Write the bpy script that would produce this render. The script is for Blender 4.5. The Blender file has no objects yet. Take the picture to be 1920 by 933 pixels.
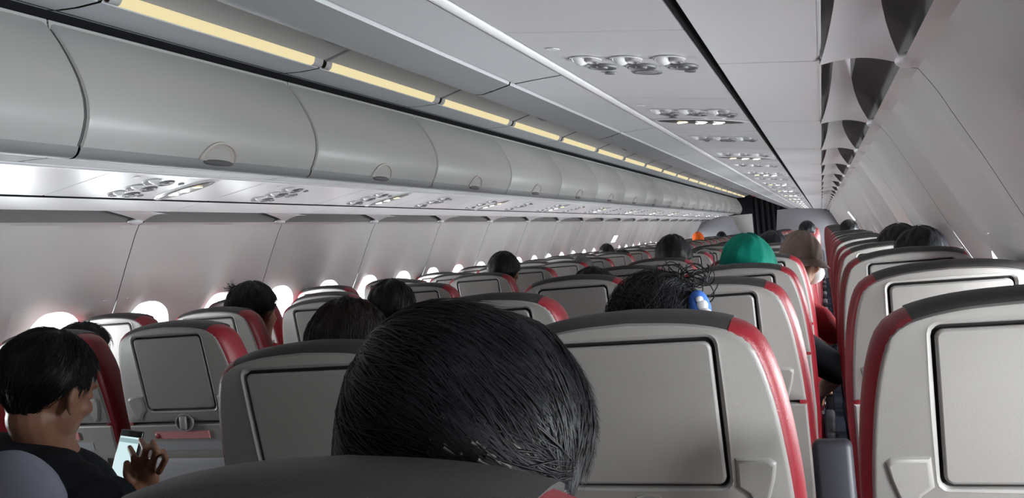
import bpy, bmesh, math, random
import numpy as np
from mathutils import Vector, Matrix

random.seed(4); rng = np.random.default_rng(7)
SC = bpy.context.scene
COL = SC.collection

# ------------------------------------------------------------------ camera
FPX = 1650.0
CAMP = np.array([1.25, 0.0, 1.30])
_F = np.array([581.0, -52.5, FPX]); _F /= np.linalg.norm(_F)
_h = np.array([1, -0.092, 0.0])
_U = np.cross(_F, _h); _U /= np.linalg.norm(_U)
if _U[1] > 0: _U = -_U
_R = np.cross(_F, _U)
if _R[0] < 0: _R = -_R
cx = Vector((_R[0], _F[0], _U[0])); cdn = Vector((_R[1], _F[1], _U[1])); cf = Vector((_R[2], _F[2], _U[2]))
cam_d = bpy.data.cameras.new('camera'); cam = bpy.data.objects.new('camera', cam_d); COL.objects.link(cam)
m = Matrix.Identity(4)
for i, v in enumerate((cx, -cdn, -cf)):
    for j in range(3): m[j][i] = v[j]
for j in range(3): m[j][3] = CAMP[j]
cam.matrix_world = m
cam_d.sensor_width = 36; cam_d.sensor_fit = 'HORIZONTAL'; cam_d.lens = FPX / 1920 * 36
cam_d.clip_start = 0.02; cam_d.clip_end = 200
SC.camera = cam

def at_y(px, py, Y):
    """world point seen at this place of the photograph, on the cross plane Y"""
    d = np.array([px - 960, py - 466.5, FPX]); r = np.array([d @ _R, d @ _F, d @ _U])
    return CAMP + r * (Y / r[1])

# ------------------------------------------------------------------ world, light, exposure
SC.view_settings.view_transform = 'Standard'
SC.view_settings.look = 'None'
SC.view_settings.exposure = 0.14
SC.view_settings.gamma = 1.0
try: SC.view_settings.use_curve_mapping = False
except Exception: pass
SC.cycles.max_bounces = 10; SC.cycles.diffuse_bounces = 7; SC.cycles.glossy_bounces = 4
SC.cycles.transparent_max_bounces = 12
SC.cycles.use_denoising = True
W = bpy.data.worlds.new('daylight'); SC.world = W; W.use_nodes = True
bg = W.node_tree.nodes['Background']; bg.inputs[0].default_value = (0.86, 0.93, 1.0, 1); bg.inputs[1].default_value = 3.0
WINDOW_WATTS = 18.5            # daylight entering each cabin window
WINDOW_COLOR = (0.94, 0.985, 1.0)
LAMP_STRENGTH = .80
LAMP_COLOR = (1.0, 0.86, 0.50)
READ_STRENGTH = 6.0

# ------------------------------------------------------------------ materials
def mat(name, col, rough=0.5, spec=0.5, noise=0.0, nscale=40, bump=0.0, bscale=200, metal=0, coat=0, sheen=0):
    M = bpy.data.materials.new(name); M.use_nodes = True
    nt = M.node_tree; b = nt.nodes['Principled BSDF']
    b.inputs['Base Color'].default_value = (*col, 1); b.inputs['Roughness'].default_value = rough
    b.inputs['Specular IOR Level'].default_value = spec; b.inputs['Metallic'].default_value = metal
    if coat: b.inputs['Coat Weight'].default_value = coat; b.inputs['Coat Roughness'].default_value = 0.2
    if sheen: b.inputs['Sheen Weight'].default_value = sheen
    tc = nt.nodes.new('ShaderNodeTexCoord')
    if noise:
        n = nt.nodes.new('ShaderNodeTexNoise'); n.inputs['Scale'].default_value = nscale; n.inputs['Detail'].default_value = 4
        nt.links.new(tc.outputs['Object'], n.inputs['Vector'])
        r = nt.nodes.new('ShaderNodeMapRange'); r.inputs['To Min'].default_value = 1 - noise; r.inputs['To Max'].default_value = 1 + noise
        nt.links.new(n.outputs['Fac'], r.inputs['Value'])
        mx = nt.nodes.new('ShaderNodeVectorMath'); mx.operation = 'SCALE'; mx.inputs[0].default_value = col
        nt.links.new(r.outputs['Result'], mx.inputs['Scale']); nt.links.new(mx.outputs[0], b.inputs['Base Color'])
    if bump:
        n2 = nt.nodes.new('ShaderNodeTexNoise'); n2.inputs['Scale'].default_value = bscale; n2.inputs['Detail'].default_value = 3
        nt.links.new(tc.outputs['Object'], n2.inputs['Vector'])
        bp = nt.nodes.new('ShaderNodeBump'); bp.inputs['Strength'].default_value = bump; bp.inputs['Distance'].default_value = 0.002
        nt.links.new(n2.outputs['Fac'], bp.inputs['Height']); nt.links.new(bp.outputs[0], b.inputs['Normal'])
    return M
def emit(name, col, s):
    M = bpy.data.materials.new(name); M.use_nodes = True; nt = M.node_tree; nt.nodes.clear()
    e = nt.nodes.new('ShaderNodeEmission'); e.inputs[0].default_value = (*col, 1); e.inputs[1].default_value = s
    o = nt.nodes.new('ShaderNodeOutputMaterial'); nt.links.new(e.outputs[0], o.inputs[0]); return M
def glass(name):
    M = bpy.data.materials.new(name); M.use_nodes = True; nt = M.node_tree; nt.nodes.clear()
    t = nt.nodes.new('ShaderNodeBsdfTransparent'); t.inputs[0].default_value = (.97, .98, .98, 1)
    g = nt.nodes.new('ShaderNodeBsdfGlossy'); g.inputs['Roughness'].default_value = .05
    mx = nt.nodes.new('ShaderNodeMixShader'); mx.inputs[0].default_value = .06
    o = nt.nodes.new('ShaderNodeOutputMaterial')
    nt.links.new(t.outputs[0], mx.inputs[1]); nt.links.new(g.outputs[0], mx.inputs[2]); nt.links.new(mx.outputs[0], o.inputs[0]); return M

M = dict(
 shell=mat('seat_shell_plastic', (.245, .232, .222), .42, .5, .03, 30, .15, 600),
 tray=mat('tray_plastic', (.228, .215, .206), .38, .5, .03, 20, .12, 600),
 groove=mat('dark_groove', (.022, .02, .02), .7, .2),
 cap=mat('charcoal_leather', (.034, .031, .031), .5, .4, .12, 60, .3, 500),
 red=mat('red_leather', (.20, .010, .018), .42, .5, .12, 40, .3, 400),
 darkcloth=mat('charcoal_cushion', (.03, .03, .034), .8, .2, .15, 80, .3, 400),
 arm=mat('armrest_plastic', (.022, .021, .028), .5, .35),
 metal=mat('seat_metal', (.32, .32, .33), .35, .5, metal=1),
 wall=mat('wall_lining', (.64, .64, .635), .38, .5, .015, 15),
 wallrim=mat('window_surround', (.66, .66, .66), .4, .5),
 panel=mat('ceiling_panel', (.62, .62, .64), .42, .5, .015, 12),
 psu=mat('service_panel', (.60, .60, .62), .3, .5, .015, 12),
 bright=mat('pale_rail', (.78, .78, .80), .3, .5),
 bracket=mat('bracket_white', (.66, .66, .68), .4, .5),
 gutter=mat('gutter_grey', (.18, .17, .17), .7, .3),
 bin=mat('bin_door', (.355, .352, .350), .33, .5, .02, 8),
 binlip=mat('bin_lip', (.20, .203, .21), .5, .35),
 strip=mat('bin_underside', (.40, .405, .42), .75, .2),
 latch=mat('bin_latch', (.36, .335, .315), .35, .5),
 seam=mat('rubber_seam', (.09, .09, .095), .6, .3),
 slot=mat('black_slot', (.012, .012, .014), .8, .1),
 ceil=mat('ceiling_shell', (.42, .42, .41), .5, .4, .02, 10),
 side=mat('ceiling_side', (.47, .49, .52), .5, .4, .02, 10),
 vent=mat('vent_grey', (.13, .13, .14), .45, .5),
 ventl=mat('nozzle_white', (.85, .85, .86), .2, .6),
 nozz=mat('nozzle_grey', (.36, .35, .36), .4, .5),
 sign=mat('sign_lens', (.07, .068, .07), .3, .5),
 floor=mat('carpet', (.03, .034, .05), .95, .1, .3, 200, .4, 600),
 bulk=mat('bulkhead', (.27, .265, .29), .5, .4, .02, 10),
 bulkw=mat('bulkhead_pale', (.62, .62, .60), .5, .4),
 curtain=mat('curtain_cloth', (.028, .027, .033), .9, .1, .2, 30),
 skin=mat('skin_brown', (.24, .115, .072), .5, .4, .06, 60),
 skin2=mat('skin_tan', (.42, .23, .15), .5, .4, .06, 60),
 hair=mat('hair_black', (.0065, .0065, .0084), .52, .22),
 hairb=mat('hair_dark_brown', (.010, .006, .005), .55, .25),
 hairg=mat('hair_grey', (.09, .085, .085), .55, .4),
 hairw=mat('hair_silver', (.16, .15, .14), .5, .3),
 green=mat('green_knit', (.0, .17, .12), .85, .2, .25, 90, .6, 250),
 brown=mat('brown_felt', (.16, .115, .10), .9, .2, .15, 40),
 orange=mat('orange_cloth', (.75, .13, .02), .8, .2, .1, 40),
 black=mat('black_cotton', (.012, .013, .017), .9, .15, .2, 60, .4, 400),
 greyblue=mat('grey_cotton', (.235, .245, .31), .9, .15, .08, 60, .4, 400),
 redcotton=mat('red_cotton', (.42, .03, .04), .9, .15, .1, 60, .4, 400),
 maroon=mat('maroon_cotton', (.07, .018, .016), .9, .15, .1, 60, .4, 400),
 denim=mat('dark_denim', (.015, .022, .045), .9, .15, .15, 100, .4, 400),
 blue=mat('blue_cotton', (.04, .12, .42), .8, .2, .1, 60),
 white=mat('white_cloth', (.80, .80, .82), .8, .2),
 phone=mat('phone_black', (.01, .01, .012), .2, .5),
 pink=mat('placard_pink', (.50, .20, .21), .5, .4),
 pgrey=mat('placard_grey', (.30, .30, .32), .4, .4),
 paper=mat('shade', (.70, .69, .68), .6, .3),
 lamp=emit('cove_lamp', LAMP_COLOR, LAMP_STRENGTH),
 lit=emit('lit_white', (1, .98, .93), READ_STRENGTH),
 litw=emit('lit_yellow', (1, .87, .5), 3.2),
 litred=emit('lit_red', (1, .05, .1), 1.2),
 screen=emit('phone_screen', (.62, .80, .82), .95),
 screen2=emit('phone_screen_bar', (.42, .60, .64), .65),
 exitw=emit('exit_cover_light', (1, 1, 1), 2.2),
 glass=glass('window_glass'),
)

# ------------------------------------------------------------------ mesh helpers
class MB:
    def __init__(s): s.v = []; s.f = []; s.m = []; s.ms = []
    def mi(s, name):
        if name not in s.ms: s.ms.append(name)
        return s.ms.index(name)
    def add(s, vs, fs, mt):
        o = len(s.v); s.v.extend([tuple(map(float, p)) for p in vs]); k = s.mi(mt)
        for f in fs: s.f.append([o + i for i in f]); s.m.append(k)
    def grid(s, rows, mt, close_u=False, flip=False):
        """rows: list of equal-length point lists; quads between"""
        n = len(rows[0]); vs = [p for r in rows for p in r]; fs = []
        for i in range(len(rows) - 1):
            for j in range(n if close_u else n - 1):
                a = i*n + j; b = i*n + (j+1) % n
                q = [a, b, b + n, a + n]
                fs.append(q[::-1] if flip else q)
        s.add(vs, fs, mt)
    def cap(s, ring, mt, flip=False):
        f = list(range(len(ring))); s.add(ring, [f[::-1] if flip else f], mt)
    def solid(s, rings, mt):
        s.grid(rings, mt, close_u=True); s.cap(rings[0], mt, True); s.cap(rings[-1], mt)
    def box(s, c, d, mt, M3=None, r=0.0):
        x, y, z = d[0]/2, d[1]/2, d[2]/2
        if r <= 0:
            P = [(-x,-y,-z),(x,-y,-z),(x,y,-z),(-x,y,-z),(-x,-y,z),(x,-y,z),(x,y,z),(-x,y,z)]
            F = [(0,3,2,1),(4,5,6,7),(0,1,5,4),(1,2,6,5),(2,3,7,6),(3,0,4,7)]
        else:
            bm = bmesh.new(); bmesh.ops.create_cube(bm, size=1)
            bmesh.ops.scale(bm, vec=(d[0], d[1], d[2]), verts=bm.verts)
            bmesh.ops.bevel(bm, geom=list(bm.edges), offset=r, segments=3, profile=.5, affect='EDGES')
            P = [tuple(v.co) for v in bm.verts]; F = [[v.index for v in f.verts] for f in bm.faces]; bm.free()
        P = [Vector(p) for p in P]
        if M3 is not None: P = [M3 @ p for p in P]
        s.add([p + Vector(c) for p in P], F, mt)
    def ell(s, c, r, mt, nu=20, nv=12, M3=None):
        rows = []
        for i in range(nv + 1):
            th = math.pi * i / nv; th = min(max(th, 1e-3), math.pi - 1e-3)
            row = []
            for j in range(nu):
                a = 2*math.pi*j/nu
                p = Vector((r[0]*math.sin(th)*math.cos(a), r[1]*math.sin(th)*math.sin(a), r[2]*math.cos(th)))
                if M3 is not None: p = M3 @ p
                row.append(p + Vector(c))
            rows.append(row)
        s.grid(rows, mt, close_u=True, flip=True)
    def tube(s, pts, r, mt, n=8):
        pts = [Vector(p) for p in pts]; rings = []
        up = Vector((0, 0, 1))
        for i, p in enumerate(pts):
            t = (pts[min(i+1, len(pts)-1)] - pts[max(i-1, 0)]).normalized()
            a = t.cross(up)
            if a.length < 1e-3: a = t.cross(Vector((1, 0, 0)))
            a.normalize(); b = t.cross(a)
            rr = r[i] if hasattr(r, '__len__') else r
            rings.append([p + a*rr*math.cos(2*math.pi*k/n) + b*rr*math.sin(2*math.pi*k/n) for k in range(n)])
        s.solid(rings, mt)
    def mesh(s, name, smooth=True):
        me = bpy.data.meshes.new(name); me.from_pydata(s.v, [], s.f)
        for k in s.ms: me.materials.append(M[k])
        me.polygons.foreach_set('material_index', s.m)
        if smooth:
            me.polygons.foreach_set('use_smooth', [True]*len(s.f))
            me.update()
            try: me.set_sharp_from_angle(angle=math.radians(38))
            except Exception: pass
        me.validate(); return me
    def build(s, name, parent=None, smooth=True):
        o = bpy.data.objects.new(name, s.mesh(name, smooth)); COL.objects.link(o)
        if parent is not None: o.parent = parent
        return o

def tag(o, label=None, cat=None, group=None, kind=None):
    if label: o['label'] = label
    if cat: o['category'] = cat
    if group: o['group'] = group
    if kind: o['kind'] = kind
    return o
def empty(name, loc):
    o = bpy.data.objects.new(name, None); COL.objects.link(o); o.location = loc; o.empty_display_size = .1; return o
def copy_tree(o, parent=None, skip=()):
    c = o.copy(); COL.objects.link(c)
    if parent is not None: c.parent = parent
    for ch in CH.get(o.name, []):
        if ch.name.split('.')[0] in skip: continue
        copy_tree(ch, c, skip)
    return c
CH = {}
def learn(root):
    """remember the children of a prototype and of its parts"""
    kids = [c for c in bpy.data.objects if c.parent == root]
    CH[root.name] = kids
    for k in kids: learn(k)

ORD = ['first','second','third','fourth','fifth','sixth','seventh','eighth','ninth','tenth','eleventh','twelfth','thirteenth','fourteenth',
       'fifteenth','sixteenth','seventeenth','eighteenth','nineteenth','twentieth','twenty-first','twenty-second','twenty-third','twenty-fourth','twenty-fifth','twenty-sixth','twenty-seventh','twenty-eighth','twenty-ninth','thirtieth']

Y0, Y1 = -1.3, 22.6          # cabin length modelled
# ------------------------------------------------------------------ cabin lining
WP = [(1.400,1.553),(1.428,1.545),(1.462,1.497),(1.497,1.44),(1.530,1.385),(1.569,1.315),(1.612,1.24),(1.662,1.16),(1.715,1.07),(1.762,.96),(1.79,.82),(1.80,.66),(1.80,.48),(1.78,.28),(1.75,.08),(1.74,0.0)]
_wp = np.array(WP); _sl = np.concatenate([[0], np.cumsum(np.linalg.norm(np.diff(_wp, axis=0), axis=1))])
def wall_pt(s, y, out, side):
    x = np.interp(s, _sl, _wp[:,0]); z = np.interp(s, _sl, _wp[:,1])
    e = .02; x2 = np.interp(s+e, _sl, _wp[:,0]); z2 = np.interp(s+e, _sl, _wp[:,1]); x1 = np.interp(s-e, _sl, _wp[:,0]); z1 = np.interp(s-e, _sl, _wp[:,1])
    tx, tz = x2-x1, z2-z1; L = math.hypot(tx, tz); nx, nz = -tz/L, tx/L
    return (side*(x + nx*out), y, z + nz*out)
def s_of_z(z): return float(np.interp(-z, -_wp[:,1], _sl))
S_WIN = s_of_z(1.02)
def sup(a, n, rx, ry):
    c, s = math.cos(a), math.sin(a)
    return rx*math.copysign(abs(c)**(2/n), c), ry*math.copysign(abs(s)**(2/n), s)
NA = 40
def build_wall(side, seam0, pitch, name):
    mb = MB(); win = []
    k0 = math.floor((Y0 - seam0)/pitch); k1 = math.ceil((Y1 - seam0)/pitch)
    sa, sb = S_WIN - .27, S_WIN + .27
    g = .0022
    for k in range(k0, k1):
        ya, yb = seam0 + k*pitch + g, seam0 + (k+1)*pitch - g
        # panels are slightly pillowed between their seams
        def P(s, y, out=0):
            t = (y-ya)/(yb-ya); t = min(max(t, 0), 1)
            pil = (-.008*(1 - abs(2*t-1)**10) - .030*math.cos(4*math.pi*t)*min(1, s/.45) - .0) * min(1, s/.12)
            return wall_pt(s, y, out + pil, side)
        ys = np.linspace(ya, yb, 25)
        ups = np.linspace(0, sa, 14)
        mb.grid([[P(s, y) for y in ys] for s in ups], 'wall', flip=side > 0)
        lows = np.linspace(sb, _sl[-1], 14)
        mb.grid([[P(s, y) for y in ys] for s in lows], 'wall', flip=side > 0)
        for w in range(2):
            wa = ya + (yb-ya)*w/2; wb = ya + (yb-ya)*(w+1)/2; yc = (wa+wb)/2
            hx, hy = (wb-wa)/2, .27
            rings = []
            def ring(rx, ry, n, out): return [P(S_WIN + sup(a, n, rx, ry)[1], yc + sup(a, n, rx, ry)[0], out) for a in AN]
            AN = sorted([2*math.pi*i/NA for i in range(NA)] + [math.atan2(sy*hy, sx_*hx) % (2*math.pi) for sx_ in (-1, 1) for sy in (-1, 1)])
            rect = []
            for a in AN:
                c, s = math.cos(a), math.sin(a); t = min(hx/max(abs(c), 1e-9), hy/max(abs(s), 1e-9))
                rect.append((t*c, t*s))
            ov = [sup(a, 2.7, .155, .215) for a in AN]
            for f in (0, .3, .6, .85, 1):
                rings.append([P(S_WIN + r[1]*(1-f)+o[1]*f, yc + r[0]*(1-f)+o[0]*f, 0) for r, o in zip(rect, ov)])
            mb.grid(rings, 'wall', close_u=True, flip=side < 0)
            r2 = [ring(.155, .215, 2.7, 0), ring(.151, .211, 2.7, .006), ring(.146, .206, 2.7, .007), ring(.132, .190, 2.7, .022), ring(.118, .172, 2.8, .045), ring(.112, .165, 2.9, .062)]
            mb.grid(r2, 'wallrim', close_u=True, flip=side < 0)
            # narrow rounded seam between the cells is left to the seam strip below
            win.append((yc, [ring(.112, .165, 2.9, .062), ring(.104, .157, 2.9, .064), ring(.104, .157, 2.9, .072), ring(.116, .169, 2.9, .072)], ring(.106, .159, 2.9, .068)))
        # dark rubber seam behind the joint
        ss = np.concatenate([np.linspace(0, sa, 14), np.linspace(sa, sb, 5)[1:-1], np.linspace(sb, _sl[-1], 14)])
        mb.grid([[P(s, yb, 0), P(s, yb, .012), P(s, ya, .012)[:1] + (yb + 2*g,) + P(s, ya, .012)[2:], P(s, ya, 0)[:1] + (yb + 2*g,) + P(s, ya, 0)[2:]] for s in ss], 'seam', flip=side > 0)
    o = mb.build(name); tag(o, kind='structure'); return win

nwin = [0]
def build_windows(side, wins, shades):
    for i, (yc, ringset, pane) in enumerate(wins):
        nwin[0] += 1
        fr = MB(); fr.grid(ringset + [ringset[0]], 'wallrim', close_u=True)
        fo = fr.build('window_%d' % nwin[0]); tag(fo, kind='structure')
        p = MB(); p.cap(pane, 'glass'); p.build('window_pane', fo)
        if i in shades:
            sh = MB(); f = shades[i]
            ztop = max(q[2] for q in pane); zbot = min(q[2] for q in pane); zc = ztop - (ztop - zbot)*f
            pts = [(q[0] - side*.004, q[1], max(q[2], zc)) for q in pane]
            sh.cap(pts, 'paper'); sh.build('window_shade', fo)
        c = np.mean(np.array(pane), axis=0)
        if shades.get(i, 0) >= 1: continue
        L = bpy.data.lights.new('window_daylight', 'AREA'); L.shape = 'RECTANGLE'; L.size = .30; L.size_y = .24
        L.energy = WINDOW_WATTS; L.color = WINDOW_COLOR
        lo = bpy.data.objects.new('window_daylight', L); COL.objects.link(lo)
        lo.location = (c[0] + side*.035, c[1], c[2] + .005)
        d = Vector((-side, 0, -.10)); lo.rotation_euler = d.to_track_quat('-Z', 'Y').to_euler()
        if abs(c[1] - 3) > 14: L.energy = WINDOW_WATTS*.8

wl = build_wall(-1, 2.95, 1.03, 'wall_left'); wr = build_wall(1, 1.66, 1.0, 'wall_right')
_sh = {i: 1.0 for i, w_ in enumerate(wl) if w_[0] < 1.25}; _sh.update({i: .3 for i, w_ in enumerate(wl) if 1.25 <= w_[0] < 1.9})  # added unseen shades, lowered to keep left daylight off the seat backs
build_windows(-1, wl, _sh); build_windows(1, wr, {})

fl = MB(); fl.box((0, (Y0+Y1)/2, -.03), (3.6, Y1-Y0, .06), 'floor'); tag(fl.build('floor', smooth=False), kind='structure')
# outer hull closing the cabin above the bins and panels
hull = MB()
prof = [(-1.42,1.60),(-1.40,1.70),(-1.25,1.88),(-1.0,2.06),(-.7,2.16),(0,2.22),(.7,2.16),(1.0,2.06),(1.25,1.88),(1.40,1.70),(1.42,1.60)]
hull.grid([[(x, Y0-.05, z) for x, z in prof], [(x, Y1, z) for x, z in prof]], 'gutter')
tag(hull.build('ceiling'), kind='structure')
bk = MB(); bk.box((0, Y0-.05, 1.05), (3.6, .06, 2.4), 'bulk'); tag(bk.build('wall_back', smooth=False), kind='structure')
bk = MB(); bk.box((0, Y1+.05, 1.05), (3.6, .06, 2.4), 'curtain'); tag(bk.build('wall_front', smooth=False), kind='structure')

# middle ceiling panels with their cove lamps
def mirror(ps, s): return [(s*x, z) for x, z in ps]
def extr(mb, prof, ya, yb, mt, n=2, close=False, flip=False):
    mb.grid([[(x, y, z) for x, z in prof] for y in np.linspace(ya, yb, n)], mt, close_u=close, flip=flip)
CP = 1.05; CS0 = 2.86
k0 = math.floor((Y0-CS0)/CP); k1 = math.ceil((20.9-CS0)/CP)
side_prof = [(-.66,2.05),(-.60,2.038),(-.53,2.033),(-.455,2.034),(-.449,2.040)]
cen_prof = [(-.424,2.068),(-.418,2.058),(-.37,2.070),(-.30,2.088),(-.2,2.104),(-.1,2.113),(0,2.116),(.1,2.113),(.2,2.104),(.30,2.088),(.37,2.070),(.418,2.058),(.424,2.068)]
lamp_prof = [(-.449,2.040),(-.446,2.034),(-.440,2.033),(-.433,2.036),(-.427,2.044),(-.424,2.052),(-.423,2.060)]
seq = [k for k in range(k0, k1)]
vis = [k for k in seq if CS0 + (k+1)*CP > 1.2]
for k in seq:
    ya, yb = CS0 + k*CP, CS0 + (k+1)*CP
    root = empty('ceiling_panel', (0, ya, 2.05))
    def loc(mb, name, par):
        mb.v = [(a, b-ya, c-2.05) for a, b, c in mb.v]; return mb.build(name, par)
    c = MB(); extr(c, cen_prof, ya+.006, yb-.006, 'ceil'); loc(c, 'centre_panel', root)
    for s in (-1, 1):
        c = MB(); extr(c, mirror(side_prof, s), ya+.006, yb-.006, 'side'); loc(c, 'side_panel', root)
        c = MB(); extr(c, [(s*(abs(x)-.001), z+.012) for x, z in side_prof] , ya-.012, ya+.012, 'seam'); loc(c, 'panel_joint', root)
    c = MB(); rows = []
    pr = [(x, z-.004) for x, z in cen_prof]
    for dy, dz in ((-.012, .006), (-.008, -.002), (0, -.004), (.008, -.002), (.012, .006)): rows.append([(x, ya+dy, z+dz+.003) for x, z in pr])
    c.grid(rows, 'binlip'); loc(c, 'centre_joint', root)
    i = k - vis[0] if k in vis else None
    if i is None: tag(root, 'grey ceiling panel over the aisle behind the viewer', 'ceiling panel', 'aisle ceiling panels')
    else: tag(root, 'curved grey ceiling panel over the aisle, %s from the viewer' % ORD[min(i, 29)], 'ceiling panel', 'aisle ceiling panels')
    for s in (-1, 1):
        lr = empty('cove_lamp', (s*.43, ya+.03, 2.05))
        lp = [(s*x, z) for x, z in lamp_prof]
        mb = MB(); extr(mb, lp, ya+.05, yb-.07, 'lamp'); mb.v = [(a - s*.43, b-ya-.03, c-2.05) for a, b, c in mb.v]; mb.build('lamp_lens', lr)
        for q0, q1 in ((ya+.012, ya+.05), (yb-.07, yb-.012)):
            mb = MB(); extr(mb, lp, q0, q1, 'nozz')
            mb.v = [(a - s*.43, b-ya-.03, c-2.05) for a, b, c in mb.v]; mb.build('lamp_end', lr)
        where = 'beside the far bins' if s < 0 else 'above the near bins'
        tag(lr, 'glowing yellow cove lamp strip %s, %s' % (where, ('%s from the viewer' % ORD[min(i, 29)]) if i is not None else 'behind the viewer'), 'ceiling lamp', 'yellow cove lamps')

# ------------------------------------------------------------------ overhead bins
door_prof = [(.540,1.668),(.526,1.690),(.515,1.715),(.507,1.74),(.505,1.762),(.506,1.79),(.511,1.815),(.519,1.843),(.532,1.874),(.549,1.908),(.568,1.942),(.59,1.976),(.612,2.004)]
BP = 1.10; BS0 = 1.79
def bin_proto(s):
    root = empty('overhead_bin', (s*.8, 0, 1.65)); L = BP
    def loc(mb, name, par=None, off=(0, 0, 0)):
        mb.v = [(a*s - s*.8 , b, c-1.65) for a, b, c in mb.v]
        return mb.build(name, par or root)
    d = MB(); ys = [.006, .010, .018, L-.018, L-.010, L-.006]; ins = [.010, .003, 0, 0, .003, .010]
    d.grid([[(x + i, y, z) for x, z in door_prof] for y, i in zip(ys, ins)], 'bin')
    d.grid([[(x + .012, y, z) for x, z in door_prof] for y in (.0005, L-.0005)], 'seam')
    door = loc(d, 'door')
    b = MB()   # the fixed trough under the door: lip, two underside strips
    lip = [(.556,1.678),(.547,1.675),(.543,1.669),(.546,1.660),(.553,1.650),(.566,1.642),(.582,1.6405),(.61,1.645),(.645,1.652)]
    b.grid([[(x, y, z) for x, z in lip] for y in (.004, L-.004)], 'binlip'); loc(b, 'lower_rail')
    b = MB(); st = [(.645,1.652),(.648,1.658),(.655,1.658),(.658,1.6525),(.70,1.654),(.768,1.6555)]
    b.grid([[(x, y, z) for x, z in st] for y in (.004, L-.004)], 'strip')
    b.grid([[(.64, y, 1.659), (.77, y, 1.662)] for y in (.0005, L-.0005)], 'seam'); loc(b, 'underside')
    b = MB(); body = [(.612,2.012),(.70,2.02),(1.0,1.95),(1.25,1.80),(1.38,1.67),(1.36,1.665),(1.0,1.68),(.6,1.68)]
    for y in (.003, L-.003): b.cap([(x, y, z) for x, z in body], 'bin')
    b.grid([[(x, y, z) for x, z in body] for y in (.003, L-.003)], 'bin', close_u=True); loc(b, 'body')
    l = MB(); l.ell((.545, L*.5 + .01, 1.661), (.012, .075, .011), 'seam', 20, 10); loc(l, 'finger_slot')
    # cup latch: an arched scoop low on the door
    l = MB(); R0 = .088; rows = []
    for r_, out in ((1.0, -.001), (.97, -.006), (.86, -.007), (.83, -.002), (.5, .002), (.05, .004)):
        row = []
        for i in range(17):
            a = math.pi*i/16; yy = L*.5 + R0*1.05*r_*math.cos(a); zz = 1.664 + R0*.68*r_*math.sin(a)
            xx = np.interp(zz, [p[1] for p in door_prof], [p[0] for p in door_prof]) + out
            row.append((xx, yy, zz))
        rows.append(row)
    l.grid(rows, 'latch'); lt = loc(l, 'latch')
    return root
for s, nm in ((-1, 'across the aisle'), (1, 'over the viewer')):
    pr = bin_proto(s); learn(pr); first = True
    k0 = math.floor((Y0-BS0)/BP); k1 = math.floor((22.0-BS0)/BP) - 1
    cnt = 0
    for k in range(k0, k1+1):
        y = BS0 + k*BP
        if y > 21.4 and False: continue
        o = pr if first else copy_tree(pr)
        first = False; o.location = (s*.8, y, 1.65)
        if y + BP > 0.3:
            tag(o, 'closed grey overhead bin in the row %s, %s from the viewer' % (nm, ORD[min(cnt, 29)]), 'overhead bin', 'overhead bins %s' % nm); cnt += 1
        else: tag(o, 'closed grey overhead bin behind the viewer in the row %s' % nm, 'overhead bin', 'overhead bins %s' % nm)
    # black slot strip above the doors, pale rail beside the service panels
    t = MB(); extr(t, [(s*.612, 2.004), (s*.630, 2.000), (s*.65, 2.03), (s*.62, 2.048), (s*.598, 2.040), (s*.60,2.036)], Y0, 22.0, 'slot'); tag(t.build('trim_%d' % (1 if s < 0 else 2)), kind='structure')
    t = MB(); extr(t, [(s*.766,1.662),(s*.767,1.653),(s*.772,1.649),(s*.779,1.648),(s*.785,1.651),(s*.787,1.660)], Y0, 22.0, 'bright'); tag(t.build('trim_%d' % (3 if s < 0 else 4)), kind='structure')

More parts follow.
